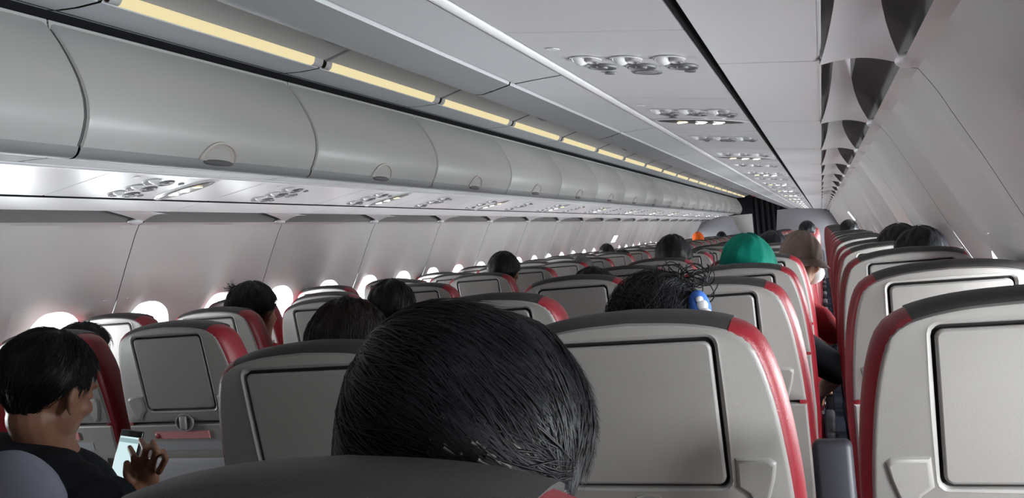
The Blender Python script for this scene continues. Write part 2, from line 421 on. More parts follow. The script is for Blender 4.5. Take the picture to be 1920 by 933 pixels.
# ------------------------------------------------------------------ service panels
def psu_z(x): return 1.653 + (abs(x)-.787)*(1.608-1.653)/(1.083-.787)
UP = .80; US0 = .56
TILT = math.atan((1.653-1.608)/(1.083-.787))
def psu_proto(s, signed):
    root = empty('service_panel', (s*.93, 0, 1.63))
    def loc(mb, name, par=None):
        mb.v = [(a - s*.93, b, c-1.63) for a, b, c in mb.v]; return mb.build(name, par or root)
    R3 = Matrix.Rotation(s*TILT, 3, 'Y')
    def disc(mb, x, y, rx, ry, mt, h=.002, rings=((1, 0), (.97, 1), (.5, 1.3), (.04, 1.4)), n=28):
        rows = []
        for f, hh in rings:
            rows.append([(s*x + rx*f*math.cos(2*math.pi*i/n), y + ry*f*math.sin(2*math.pi*i/n), psu_z(x + s*rx*f*math.cos(2*math.pi*i/n)) - .001 - h*hh) for i in range(n)])
        mb.grid(rows, mt, close_u=True, flip=True)
    p = MB(); ys = [.002, .004, UP-.004, UP-.002]; up = [.003, 0, 0, .003]
    p.grid([[(s*x, y, psu_z(x)+u) for x in np.linspace(.790, 1.080, 5)] for y, u in zip(ys, up)], 'psu', flip=s > 0)
    p.grid([[(s*x, y, psu_z(x)+.006) for x in (.78, 1.09)] for y in (.0005, UP-.0005)], 'slot')
    # shallow raised plinth with rounded corners that carries the fittings
    loc(p, 'panel')
    for i, x in enumerate((.862, .938, 1.016)):
        a = MB(); disc(a, x, .245, .030, .034, 'psu', .001, ((1, 0), (.95, 1.5), (.8, 1.0), (.05, 1)))
        disc(a, x - .010*1, .245, .017, .024, 'ventl', .004, ((1, 0), (.9, 1), (.5, 2.4), (.05, 3)))
        rl = loc(a, 'reading_light')
        b = MB(); disc(b, x + .013, .243, .015, .020, 'nozz', .004, ((1, 0), (.95, 1.5), (.7, 1.8), (.62, .6), (.05, .4))); loc(b, 'lens', rl)
        v = MB(); disc(v, x + .012, .325, .030, .030, 'vent', .003, ((1, 0), (.93, 1.2), (.8, 1.3), (.72, .5), (.4, .5), (.34, 1.6), (.05, 1.6))); loc(v, 'air_vent')
    for x, y in ((.872, .40), (1.035, .375)):
        v = MB(); disc(v, x, y, .011, .011, 'vent', .003); loc(v, 'call_button')
    g = MB(); disc(g, .948, .40, .030, .026, 'vent', .0012, ((1, 0), (.97, 1), (.84, 1), (.82, 0)))
    R2 = Matrix.Rotation(.6, 3, 'Z'); g.box((s*.948, .40, psu_z(.948)-.0015), (.052, .005, .002), 'vent', R2)
    if not signed: loc(g, 'no_smoking_mark')
    # pin-hole speaker near the rear edge
    v = MB(); disc(v, .83, .14, .012, .012, 'bright', .001); loc(v, 'socket_cover')
    if signed:
        q = MB(); disc(q, .935, .50, .145, .060, 'psu', .003, ((1.0, 0), (.94, 1.4), (.87, 1.2))); disc(q, .935, .50, .127, .050, 'sign', .004, ((1, .6), (.95, 1.1), (.5, 1.2), (.03, 1.2))); sg = loc(q, 'sign')
        def icon(cx, kind, mt):
            i = MB(); X = s*cx; z = psu_z(cx) - .0075
            if kind == 'cig':
                for dy in (-.009, .0, .009): i.box((X, .50+dy, z), (.030, .0065, .001), mt)
                i.box((X, .50, z), (.034, .004, .0012), mt, Matrix.Rotation(.9, 3, 'Z'))
            else:
                i.ell((X, .50+.012, z), (.010, .008, .0012), mt, 12, 6)
                i.ell((X, .50-.006, z), (.020, .012, .0012), mt, 14, 6)
                i.box((X - .004, .50-.004, z-.001), (.030, .004, .0008), mt, Matrix.Rotation(-.5, 3, 'Z'))
            loc(i, 'icon', sg)
        icon(.885, 'cig', 'litw'); icon(.942, 'belt', 'lit'); icon(.992, 'belt', 'lit')
    return root
for s in (-1, 1):
    pa, pb = psu_proto(s, False), psu_proto(s, True); learn(pa); learn(pb); used = {0: False, 1: False}
    where = 'across the aisle' if s < 0 else 'over the near seats'
    k = math.floor((Y0-US0)/UP); cnt = 0
    while US0 + k*UP < 21.6:
        y = US0 + k*UP; par = 1 if k % 2 == 0 else 0; pr = pb if par else pa
        if y > -1.2:
            o = copy_tree(pr) if used[par] else pr; used[par] = True
            o.location = (s*.93, y, 1.63)
            what = 'with lit seat-belt sign' if par else 'with round vents only'
            if y + UP > (1.3 if s > 0 else 1.6): cnt += 1; tag(o, 'white service panel %s, %s, %s from the viewer' % (what, where, ORD[min(cnt-1, 29)]), 'service panel', 'service panels %s' % where)
            else: tag(o, 'white service panel %s, overhead of the viewer, %s' % (what, where), 'service panel', 'service panels %s' % where)
        k += 1
    o = MB(); o.grid([[(s*x, y, psu_z(x)+.004) for x in np.linspace(.785, 1.085, 3)] for y in (Y0, US0 + math.ceil((-1.2-US0)/UP)*UP)], 'psu'); tag(o.build('trim_%d' % (5 if s < 0 else 6)), kind='structure')
    # dark joint beside the service panels
    t = MB(); extr(t, [(s*1.080,1.607),(s*1.081,1.616),(s*1.094,1.615),(s*1.095,1.6045)], Y0, 22.0, 'slot'); tag(t.build('trim_%d' % (7 if s < 0 else 8)), kind='structure')

# window-side ceiling panels, air gutter and its flared brackets
for s, seam0, pitch in ((-1, 2.95, 1.03), (1, 1.66, 1.0)):
    side_n = 'across the aisle' if s < 0 else 'over the near window seats'
    k = math.floor((Y0-seam0)/pitch); cnt = 0
    gut = MB(); extr(gut, [(s*1.268,1.583),(s*1.270,1.63),(s*1.29,1.665),(s*1.35,1.668),(s*1.40,1.64),(s*1.425,1.59),(s*1.425,1.553)], Y0, 22.3, 'gutter'); tag(gut.build('trim_%d' % (9 if s < 0 else 10)), kind='structure')
    first = None
    while seam0 + k*pitch < 22.0:
        ya, yb = seam0 + k*pitch, seam0 + (k+1)*pitch
        if first is None:
            root = empty('window_side_panel', (s*1.18, ya, 1.59))
            def loc(mb, name, par=None):
                mb.v = [(a - s*1.18, b-ya, c-1.59) for a, b, c in mb.v]; return mb.build(name, par or root)
            p = MB(); pp = [(1.0945,1.612),(1.096,1.6045),(1.18,1.594),(1.262,1.5835),(1.271,1.584),(1.274,1.592),(1.270,1.60)]
            p.grid([[(s*x, y, z+u) for x, z in pp] for y, u in ((ya+.002, .003), (ya+.004, 0), (yb-.004, 0), (yb-.002, .003))], 'panel', flip=s > 0)
            p.grid([[(s*1.09, y, 1.612), (s*1.268, y, 1.590)] for y in (ya-.0015, ya+.0015)], 'seam'); loc(p, 'panel')
            b = MB(); rows = []
            for t in np.linspace(0, 1, 14):
                y = yb - .003 - .90*(1-t); f = t**3.0
                xa = 1.303*(1-f) + 1.270*f; xb = 1.335*(1-f) + 1.404*f; zc = 1.655*(1-t**1.4) + 1.574*t**1.4
                rows.append([(s*(xa + (xb-xa)*u), y, zc + (.012*math.sin(math.pi*u))*f - u*.018*f) for u in np.linspace(0, 1, 11)])
            b.grid(rows, 'bracket', flip=s > 0)
            top = rows[-1]; b.grid([top, [(x, y+.002, z+.002) for x, y, z in top], [(x, y+.001, z+.012) for x, y, z in top]], 'bright', flip=s > 0)
            loc(b, 'bracket')
            c = MB(); c.ell((s*1.412, yb-.038, 1.556), (.024, .036, .013), 'bright'); loc(c, 'fastener')
            learn(root); first = root
        else:
            root = copy_tree(first); root.location = (s*1.18, ya, 1.59)
        if yb > 1.2: cnt += 1; tag(root, 'white ceiling panel with flared bracket, %s, %s from the viewer' % (side_n, ORD[min(cnt-1, 29)]), 'ceiling panel', 'window-side ceiling panels %s' % side_n)
        else: tag(root, 'white ceiling panel with flared bracket behind the viewer, %s' % side_n, 'ceiling panel', 'window-side ceiling panels %s' % side_n)
        k += 1

# ------------------------------------------------------------------ front of the cabin
def bulkhead(name, pts, y, mt, label, cat, th=.05):
    b = MB(); b.solid([[(x, y, z) for x, z in pts], [(x, y+th, z) for x, z in pts]], mt)
    o = b.build(name, smooth=False); o['kind'] = 'structure'; return o
bulkhead('wall_partition', [(.24,0),(1.74,0),(1.76,.8),(1.72,1.1),(1.58,1.34),(1.40,1.52),(1.22,1.60),(.60,1.65),(.30,1.65),(.24,1.2)], 21.3, 'bulk', '', '')
bulkhead('wall_partition', [(-.42,0),(-1.74,0),(-1.76,.8),(-1.72,1.1),(-1.58,1.34),(-1.40,1.54),(-.9,1.60),(-.72,1.55),(-.50,1.0)], 21.3, 'bulk', '', '')
bulkhead('wall_partition', [(-.28,0),(-1.2,0),(-1.2,1.62),(-.28,1.62)], 21.42, 'bulkw', '', '')
b = MB(); n = 60
for yy, fl_ in ((22.2, False),):
    rows = []
    for z in (.02, 1.0, 2.02):
        rows.append([(-.30 + 1.3*i/n, yy + .03*math.sin(i*1.1), z) for i in range(n+1)])
    b.grid(rows, 'curtain')
cu = b.build('curtain'); tag(cu, 'dark curtain drawn across the front end of the aisle', 'curtain')
sg = MB(); sg.box((0, 0, 0), (.16, .02, .035), 'litred', r=.004); o = sg.build('exit_sign'); o.location = (-.12, 20.9, 2.03); tag(o, 'small red lit sign under the aisle ceiling at the far end', 'sign')
for s, (px, py), Y, lab in ((-1, (1145, 447), 9.2, 'white lit exit handle cover on the wall across the aisle'), (1, (1594, 403), 12.0, 'white lit exit handle cover on the near window wall')):
    p = at_y(px, py, Y)
    zz = p[2]; xx = s*(np.interp(-zz, -_wp[:,1], _wp[:,0]))
    if s < 0:
        d = np.array([px-960, py-466.5, FPX]); r = np.array([d@_R, d@_F, d@_U]); t = (-1.59 - CAMP[0])/r[0]; p = CAMP + r*t
    else:
        d = np.array([px-960, py-466.5, FPX]); r = np.array([d@_R, d@_F, d@_U]); t = (1.52 - CAMP[0])/r[0]; p = CAMP + r*t
    e = MB(); e.box((0, 0, 0), (.035, .26, .13), 'wallrim', r=.012); e.box((-s*.016, 0, 0), (.016, .23, .105), 'exitw', r=.004)
    o = e.build('exit_handle_cover'); xw = float(np.interp(-p[2], -_wp[:,1], _wp[:,0]))
    o.location = (s*(xw-.01), p[1], p[2]); o.rotation_euler = (0, s*math.radians(-32), 0); tag(o, lab, 'exit handle cover')

# ------------------------------------------------------------------ seats
ZT = 1.195; RK = .20
def Yb(z): return (ZT - z)*RK if z > .35 else (ZT-.35)*RK
half = [(0,1.184),(.067,1.181),(.109,1.175),(.139,1.167),(.158,1.158),(.170,1.145),(.179,1.123),(.189,1.084),(.197,1.03),(.203,.96),(.205,.905)]
def smooth_curve(pts, n):
    P = np.array(pts, float)
    for _ in range(2):                              # corner cutting keeps the ends
        Q = [P[0]]
        for a, b in zip(P[:-1], P[1:]): Q += [a*.75+b*.25, a*.25+b*.75]
        Q.append(P[-1]); P = np.array(Q)
    L = np.concatenate([[0], np.cumsum(np.linalg.norm(np.diff(P, axis=0), axis=1))]); t = np.linspace(0, L[-1], n)
    return np.stack([np.interp(t, L, P[:, i]) for i in range(2)], 1)
HC = smooth_curve(half, 30)
def pt(u, z, off): return (u, Yb(z) + off, z)
def outline_ray(poly, c, a):
    """where a ray from c at angle a leaves the closed polygon"""
    d = np.array([math.cos(a), math.sin(a)]); best = None
    for p, q in zip(poly, np.roll(poly, -1, axis=0)):
        e = q-p; den = d[0]*e[1]-d[1]*e[0]
        if abs(den) < 1e-12: continue
        w = p-c; t = (w[0]*e[1]-w[1]*e[0])/den; u = (w[0]*d[1]-w[1]*d[0])/den
        if t > 0 and -1e-9 <= u <= 1+1e-9: best = t if best is None else max(best, t)
    return c + d*best
def rrect(x0, x1, z0, z1, r, n=6):
    P = []
    for cx_, cz_, a0 in ((x1-r, z1-r, 0), (x0+r, z1-r, 90), (x0+r, z0+r, 180), (x1-r, z0+r, 270)):
        for i in range(n+1):
            a = math.radians(a0 + 90*i/n); P.append((cx_ + r*math.cos(a), cz_ + r*math.sin(a)))
    return np.array(P)
def ins(poly, c, d):
    out = []
    n = len(poly)
    for i in range(n):
        t = poly[(i+1) % n]-poly[i-1]; t /= np.linalg.norm(t)+1e-9; nn = np.array([-t[1], t[0]])
        if nn @ (c-poly[i]) < 0: nn = -nn
        out.append(poly[i] + nn*d)
    return np.array(out)

def seat_proto(detail=2):
    root = empty('airline_seat', (0, 0, 0))
    # back shell with the recess that holds the tray
    full = np.concatenate([HC, (HC*[-1, 1])[::-1][:-1]]); full = np.concatenate([full[:30], full[30:]])
    c0 = np.array([0, 1.05])
    TR = rrect(-.1185, .1185, .941, 1.158, .014)
    A = sorted(set(list(np.linspace(0, 2*math.pi, 97)[:-1]) + [math.atan2(p[1]-c0[1], p[0]-c0[0]) % (2*math.pi) for p in rrect(-.1185, .1185, .941, 1.158, .014, 3)] + [math.atan2(.905-c0[1], sx*.205) % (2*math.pi) for sx in (-1, 1)]))
    O = np.array([outline_ray(full, c0, a) for a in A]); T = np.array([outline_ray(TR, c0, a) for a in A])
    sh = MB()
    def R(poly, off): return [pt(u, z, off) for u, z in poly]
    O1 = O + (c0-O)*0; 
    def shrink(P, d):
        v = c0-P; L = np.linalg.norm(v, axis=1, keepdims=True); return P + v/L*d
    sh.grid([R(O, .040), R(O, .012), R(shrink(O, .0015), .006), R(shrink(O, .005), .0015), R(shrink(O, .010), 0), R(shrink(T, -.010), 0), R(shrink(T, -.006), -.0015), R(shrink(T, -.002), .0005), R(T, .004), R(T, .010)], 'shell', close_u=True)
    sh.grid([R(T, .010), R(shrink(T, .02), .0105)], 'groove', close_u=True)
    sh.cap(R(shrink(T, .015), .0104), 'groove')
    # grip mouldings that run from the tray corner outward and down
    for sx in (-1, 1):
        poly = np.array([(.128, .985), (.176, .985), (.184, .978), (.180, .955), (.166, .912), (.150, .912), (.142, .93), (.126, .942)])*[sx, 1]
        cc = poly.mean(0)
        rings = [R(poly, .0002), R(poly + (cc-poly)*.10, -.0035), R(poly + (cc-poly)*.22, -.0045)]
        sh.grid(rings, 'shell', close_u=True, flip=sx > 0); sh.cap(rings[-1], 'shell', flip=sx < 0)
    sh.build('back_shell', root)
    # tray table
    t = MB(); tr = rrect(-.114, .114, .946, 1.1525, .012)
    ctr = np.array([0, 1.05])
    rg = [R(tr, .009), R(tr, .001), R(ins(tr, ctr, .0015), -.001), R(ins(tr, ctr, .004), -.002)]
    t.grid(rg, 'tray', close_u=True); t.cap(rg[-1], 'tray', flip=True); t.build('tray_table', root)
    # lower back panel
    lo = MB(); LP = np.array([(.205,.9),(.205,.72),(.20,.6),(.19,.5),(.17,.44),(-.17,.44),(-.19,.5),(-.20,.6),(-.205,.72),(-.205,.9)])
    lc = np.array([0, .7]); rg = [R(LP, .05), R(LP, .008), R(LP + (lc-LP)*.012, .003), R(LP + (lc-LP)*.03, .001)]
    lo.grid(rg, 'shell', close_u=True); lo.cap(rg[-1], 'shell'); lo.build('back_panel', root)
    # charcoal cap and red side bolsters: an upholstered roll round the shell
    N = 60; HH = smooth_curve(half + [(.205,.80),(.20,.62),(.188,.50)], N)
    full2 = np.concatenate([(HH*[-1, 1])[::-1], HH[1:]])
    L = len(full2)
    nrm = []
    for i in range(L):
        a = full2[max(i-1, 0)]; b = full2[min(i+1, L-1)]; tt = (b-a)/np.linalg.norm(b-a); nrm.append(np.array([-tt[1], tt[0]]))
    def roll(i0, i1, mt, grow, name, thick):
        mb = MB(); rows = []
        prof = [(-.016, .004), (-.004, .004), (.002, .008), (.4, .014), (.8, .026), (1.0, .045), (.95, .070), (.7, .092), (.2, .108), (-.012, .115), (-.03, .118)]
        for i in range(i0, i1+1):
            p = full2[i]; nn = nrm[i]; n_ = nn if nn @ (p-np.array([0, .8])) > 0 else -nn
            g = grow(p); w = thick(p)
            row = []
            for h, d in prof:
                hh = h if h < 0 else (h*g if h > .01 else .001)
                q = p + n_*hh; row.append((q[0], Yb(q[1]) + d*w, q[1]))
            rows.append(row)
        mb.grid(rows, mt, flip=False)
        for rr in (rows[0], rows[-1]): mb.cap(rr, mt)
        mb.build(name, root)
    ic = [i for i in range(L) if abs(full2[i][0]) <= .1405 and full2[i][1] > 1.1]
    a, b = ic[0], ic[-1]
    gcap = lambda p: .0135
    gred = lambda p: .0125
    roll(a, b, 'cap', gcap, 'headrest_cap', lambda p: 1.0)
    roll(0, a, 'red', gred, 'side_bolster', lambda p: .86)
    roll(b, L-1, 'red', gred, 'side_bolster', lambda p: .86)
    # front of the backrest
    fr = MB(); P2 = np.array([outline_ray(full, c0, a) for a in np.linspace(0, 2*math.pi, 41)[:-1]]) 
    cc = np.array([0, .85]); bp_ = np.concatenate([full2[::4], full2[-1:]]); BF = bp_ + (cc-bp_)*.02; rg = [R(BF, .103), R(BF + (cc-BF)*.06, .114), R(BF + (cc-BF)*.25, .118)]
    fr.grid(rg, 'darkcloth', close_u=True, flip=True); fr.cap(rg[-1], 'darkcloth'); fr.build('backrest', root)
    # seat cushion, frame and legs
    y0 = Yb(.45)
    s_ = MB(); s_.box((0, y0+.275, .405), (.405, .40, .10), 'red', r=.035); s_.build('seat_cushion', root)
    if detail > 1:
        f = MB(); f.box((0, y0+.15, .335), (.42, .05, .03), 'metal', r=.008); f.box((0, y0+.42, .335), (.42, .05, .03), 'metal', r=.008); f.build('seat_frame', root)
        for sx in (-1, 1):
            g = MB(); g.tube([(sx*.17, y0+.42, .33), (sx*.17, y0+.44, .0)], .014, 'metal'); g.tube([(sx*.17, y0+.15, .33), (sx*.17, y0+.06, .0)], .014, 'metal'); g.tube([(sx*.17, y0+.06, .012), (sx*.17, y0+.44, .012)], .012, 'metal'); g.build('leg', root)
    # tray latch and coat hook in its round dish, placards, pocket
    lt = MB(); c_ = (.0, .905)
    rows = []
    for f_, off in ((1.0, -.001), (.95, -.006), (.82, -.006), (.78, -.001), (.1, .0)):
        rows.append([(c_[0] + .032*f_*math.cos(a), Yb(c_[1]) + off, c_[1] + .027*f_*math.sin(a)) for a in np.linspace(0, 2*math.pi, 25)[:-1]])
    lt.grid(rows, 'shell', close_u=True, flip=True); lo_ = lt.build('latch_dish', root)
    l2 = MB(); l2.box((c_[0], Yb(c_[1]) - .008, c_[1]), (.022, .012, .040), 'tray', r=.005); l2.build('latch', lo_)
    if detail > 1:
        pk = MB(); pk.box((.0, Yb(.80)-.004, .835), (.24, .006, .026), 'pgrey', Matrix.Rotation(math.atan(RK), 3, 'X')); pk.build('placard', root)
        pk = MB(); pk.box((-.02, Yb(.865)-.002, .868), (.19, .004, .022), 'pink', Matrix.Rotation(math.atan(RK), 3, 'X')); pk.ell((-.105, Yb(.865)-.004, .868), (.010, .002, .010), 'red', 12, 6); pk.build('warning_label', root)
        pk = MB(); rows = []
        for z, o_ in ((.80, -.006), (.802, -.020), (.79, -.026), (.70, -.034), (.58, -.030), (.50, -.01)): rows.append([(u, Yb(z) + o_*(1 - abs(u/.17)**6*.6), z) for u in np.linspace(-.17, .17, 13)])
        pk.grid(rows, 'pgrey'); pk.build('seat_pocket', root)
    ar = MB(); ar.box((.2375, y0+.19, .615), (.036, .36, .045), 'arm', r=.012); ar.box((.2375, y0+.05, .50), (.03, .05, .24), 'arm', r=.008); ar.build('armrest', root)
    return root
PROTO = seat_proto(2); learn(PROTO)
LITE = ('placard', 'warning_label', 'seat_pocket', 'latch', 'latch_dish')
ROWP = .79; ROW0 = .41
SX = {'A': -1.468, 'B': -.988, 'C': -.505, 'D': .455, 'E': .98, 'F': 1.484}
CN = {'A': 'window seat of the block across the aisle', 'B': 'middle seat of the block across the aisle', 'C': 'aisle seat of the block across the aisle',
      'D': 'aisle seat of the near block', 'E': 'middle seat of the near block', 'F': 'window seat of the near block'}
GN = {'A': 'far window column', 'B': 'far middle column', 'C': 'far aisle column', 'D': 'near aisle column', 'E': 'near middle column', 'F': 'near window column'}
def seat_y(r): return ROW0 + ROWP*(r-1)
first = True; rr = random.Random(3)
NROW = 26
for r in range(0, NROW+1):
    for c in 'ABCDEF':
        if r <= 1 and c in 'ABC' or r == 2 and c in 'AB': continue
        dy = rr.uniform(-.02, .02) if r > 2 else 0
        if first: o = PROTO; first = False
        else: o = copy_tree(PROTO, skip=(LITE if r > 7 else ()) + (('armrest',) if c == 'F' or (c in 'EC' and r == 2) else ()))
        if r > 2 and False: pass
        o.location = (SX[c], seat_y(r) + dy, rr.uniform(-.006, .006) if r > 3 else 0)
        if c in 'ABC': o.location[2] -= .010
        if r == 1: o.location = (SX[c] - (.034 if c == 'E' else 0), .41, -.0170 if c == 'E' else -.040)
        if r == 2 and c == 'D': o.location[2] = -.016
        if r == 2 and c == 'C': o.location = (SX[c] - .065, seat_y(r) - .10, -.035)
        extra = 'top edge filling the lower frame' if r == 1 else 'row %s from the viewer' % ORD[r-1]
        lab = 'grey-backed red-sided %s, %s' % (CN[c], ('beside and behind the viewer' if r == 0 else 'nearest the viewer' if r == 1 else '%s row from the viewer' % ORD[r-1]))
        tag(o, lab, 'airline seat', 'seats in the %s' % GN[c])
# raised armrest between the middle and the window seat of the second row
a = MB(); a.box((0, 0, -.17), (.048, .035, .36), 'arm', Matrix.Rotation(-.12, 3, 'X'), r=.009)
ra = a.build('raised_armrest'); ra.location = (1.2375, 1.145, 1.018)
tag(ra, 'dark armrest raised upright between the middle and window seats', 'armrest')

# ------------------------------------------------------------------ people
def capsule(mb, a, b, ra, rb, mt='skin', squash=None):
    a, b = Vector(a), Vector(b); L = (b-a).length; st = max(2, int(L/(min(ra, rb)*.35))+1)
    for i in range(st+1):
        t = i/st; p = a.lerp(b, t); r = ra + (rb-ra)*t
        rr_ = (r, r, r) if squash is None else (r*squash[0], r*squash[1], r*squash[2])
        mb.ell(p, rr_, mt, 14, 9)
def fuse(mb, name, voxel, mtname, smooth=4):
    """melt overlapping shapes into one continuous surface"""
    tmp = bpy.data.objects.new('melt', mb.mesh('melt', False)); COL.objects.link(tmp)
    md = tmp.modifiers.new('r', 'REMESH'); md.mode = 'VOXEL'; md.voxel_size = voxel; md.use_smooth_shade = True
    sm = tmp.modifiers.new('s', 'SMOOTH'); sm.factor = .5; sm.iterations = smooth
    dg = bpy.context.evaluated_depsgraph_get(); dg.update()
    me = bpy.data.meshes.new_from_object(tmp.evaluated_get(dg)); me.name = name
    me.materials.clear(); me.materials.append(M[mtname])
    me.polygons.foreach_set('material_index', [0]*len(me.polygons)); me.polygons.foreach_set('use_smooth', [True]*len(me.polygons))
    tm = tmp.data; bpy.data.objects.remove(tmp); bpy.data.meshes.remove(tm)
    o = bpy.data.objects.new(name, me); COL.objects.link(o); return o

def head_shapes(mb, C, s, Rm):
    def E(c, r, nu=18, nv=12): mb.ell(Vector(C) + Rm @ (Vector(c)*s), tuple(x*s for x in r), 'skin', nu, nv, Rm)
    E((0, -.008, .012), (.076, .095, .088), 28, 18)      # cranium
    E((0, .025, -.045), (.062, .068, .075))              # face
    E((0, .050, -.088), (.040, .042, .034)); E((0, .075, -.100), (.020, .018, .018))   # jaw, chin
    E((0, .096, -.030), (.011, .018, .024)); E((0, .104, -.044), (.015, .012, .010))   # nose
    E((0, .089, -.070), (.022, .010, .007)); E((0, .088, -.080), (.018, .010, .007))   # lips
    E((0, .083, .014), (.050, .014, .012))               # brow
    for k in (-1, 1):
        E((k*.030, .082, -.008), (.012, .010, .009), 10, 8)   # eyelids
        E((k*.040, .062, -.035), (.022, .024, .022))     # cheeks
        E((k*.077, .0, -.022), (.007, .016, .030)); E((k*.083, -.008, -.016), (.006, .012, .024)); E((k*.079, .002, -.048), (.005, .008, .010))
def inhair(q, low):
    """is this place of the (unit size) head covered by hair"""
    x, y, z = q
    front = .035 + .0*x
    if y > .03: return z > .02 + (y-.03)*.75
    if y > -.02: return z > .0 - (.03-y)*.25
    t = min(1, (-.02-y)/.04); return z > -.012*(1-t) + low*t
def make_hair(parent, C, s, Rm, mt, low=-.095, vol=.016, strands=700, length=.035, flow=(0, -.3, -1), lift=.25, width=.0011, silver=0, silver_at=None, seed=1, rad=None, cen=(0, -.008, .012), inf=None, name='hair', wave=0.0, spread=.2, box=1.0):
    rg = np.random.default_rng(seed)
    rx, ry, rz = rad or (.076+vol, .095+vol, .088+vol)
    inf = inf or inhair
    cen = np.array(cen)
    # shell
    mb = MB(); nu, nv = 96, 64; idx = {}; vs = []; fs = []
    ph = rg.uniform(0, 6, 8)
    def bump(a, th): return 1 + .018*math.sin(3*a+ph[0]+2*th) + .014*math.sin(7*a+ph[1]-3*th) + .010*math.sin(13*a+5*th+ph[2]) + .008*math.sin(9*th+ph[3]+4*a)
    P = {}
    for i in range(nv+1):
        th = max(math.pi*i/nv, 1e-3)
        for j in range(nu):
            a = 2*math.pi*j/nu; b = bump(a, th) if th > .05 else 1
            d = np.array([math.sin(th)*math.cos(a), math.sin(th)*math.sin(a), math.cos(th)])
            # lower on the back of the head the hair follows the narrowing skull
            if box != 1: d = np.sign(d)*np.abs(d)**box; d = d*min(1, 1.04/ (np.sum(np.abs(d)**(2/box))**.5))
            k = 1.0 if d[2] > -.2 else 1 - .35*(-.2-d[2])
            P[i, j] = cen + np.array([rx*k, ry*k, rz])*d*b
    rm = np.array(Rm); 
    def tw(q): return tuple(np.array(C) + rm @ (np.array(q)*s))
    for i in range(nv):
        for j in range(nu):
            q = [(i, j), (i+1, j), (i+1, (j+1) % nu), (i, (j+1) % nu)]
            if all(inf(P[t], low) for t in q):
                f = []
                for t in q:
                    if t not in idx: idx[t] = len(vs); vs.append(tw(P[t]))
                    f.append(idx[t])
                fs.append(f)
    # tucked inner rim so the hair has thickness
    cnt = {}
    for f in fs:
        for a_, b_ in zip(f, f[1:]+f[:1]): cnt[(a_, b_)] = 1
    inv = {v: k for k, v in idx.items()}; extra = {}
    base = len(vs)
    for (a_, b_) in list(cnt):
        if (b_, a_) not in cnt:
            for t in (a_, b_):
                if t not in extra:
                    extra[t] = len(vs); vs.append(tw(cen + (P[inv[t]]-cen)*.86 + np.array([0, 0, .008])))
            fs.append([b_, a_, extra[a_], extra[b_]])
    mb.add(vs, fs, mt)
    ho = mb.build(name, parent)
    if strands:
        V = []; F = []; MI = []
        n = 0; fl = np.array(flow, float)
        while n < strands:
            d = rg.normal(size=3); d /= np.linalg.norm(d)
            db = np.sign(d)*np.abs(d)**box if box != 1 else d
            p = cen + np.array([rx, ry, rz])*db*.985
            if not inf(p, low): continue
            th_ = math.acos(max(-1, min(1, d[2]))); p = cen + (p-cen)*(bump(math.atan2(d[1], d[0]) % (2*math.pi), th_) + .012)
            if d[2] < -.2: p[:2] = cen[:2] + (p[:2]-cen[:2])*(1 - .35*(-.2-d[2]))
            n += 1
            nn = d/np.array([rx, ry, rz]); nn /= np.linalg.norm(nn)
            ff = fl(p) if callable(fl) else fl
            sw = np.array([math.sin(31*p[0]+ph[4])+math.sin(47*p[2]+ph[5]), math.sin(37*p[1]+ph[6]+20*p[2]), math.sin(43*p[0]+29*p[1]+ph[7])])*spread*.9
            t = ff + sw + rg.normal(size=3)*spread*.45; t -= nn*(t @ nn); t /= np.linalg.norm(t)+1e-9
            Ln = length*rg.uniform(.6, 1.3); lf = lift*rg.uniform(.3, 1.3); bt = np.cross(nn, t); cv = rg.uniform(-.2, .2) + wave*rg.normal()
            K = 5; pts = []
            for k in range(K):
                u = k/(K-1)
                q = p + t*Ln*u + nn*(lf*Ln*(u - u*u*.75) - (Ln*u)**2/(2*rx)*.9) + bt*cv*Ln*u*u*.5
                pts.append(np.array(tw(q)))
            w = width*rg.uniform(.6, 1.3)*s
            b0 = len(V); N3 = rm @ nn; B3 = rm @ bt
            for k in range(K):
                ww = w*(1 - (k/(K-1))**2*.92)
                V += [tuple(pts[k] + B3*ww), tuple(pts[k] - B3*ww), tuple(pts[k] + N3*ww*.7)]
            for k in range(K-1):
                a0 = b0 + 3*k
                for e in ((0, 1), (1, 2), (2, 0)): F.append([a0+e[0], a0+e[1], a0+3+e[1], a0+3+e[0]])
            pr = silver if silver_at is None else silver*math.exp(-np.linalg.norm(p-np.array(silver_at))**2/.0022)
            MI += [1 if rg.uniform() < pr else 0]*((K-1)*3)
        me = bpy.data.meshes.new('hair_strands'); me.from_pydata(V, [], F); me.materials.append(M[mt]); me.materials.append(M['hairw'])
        me.polygons.foreach_set('material_index', MI); me.polygons.foreach_set('use_smooth', [True]*len(F))
        so = bpy.data.objects.new('hair_strands', me); COL.objects.link(so); so.parent = ho; so['kind'] = 'stuff'
    return ho

def rot(yaw=0, pitch=0, roll=0):
    return Matrix.Rotation(math.radians(yaw), 3, 'Z') @ Matrix.Rotation(math.radians(roll), 3, 'Y') @ Matrix.Rotation(math.radians(-pitch), 3, 'X')

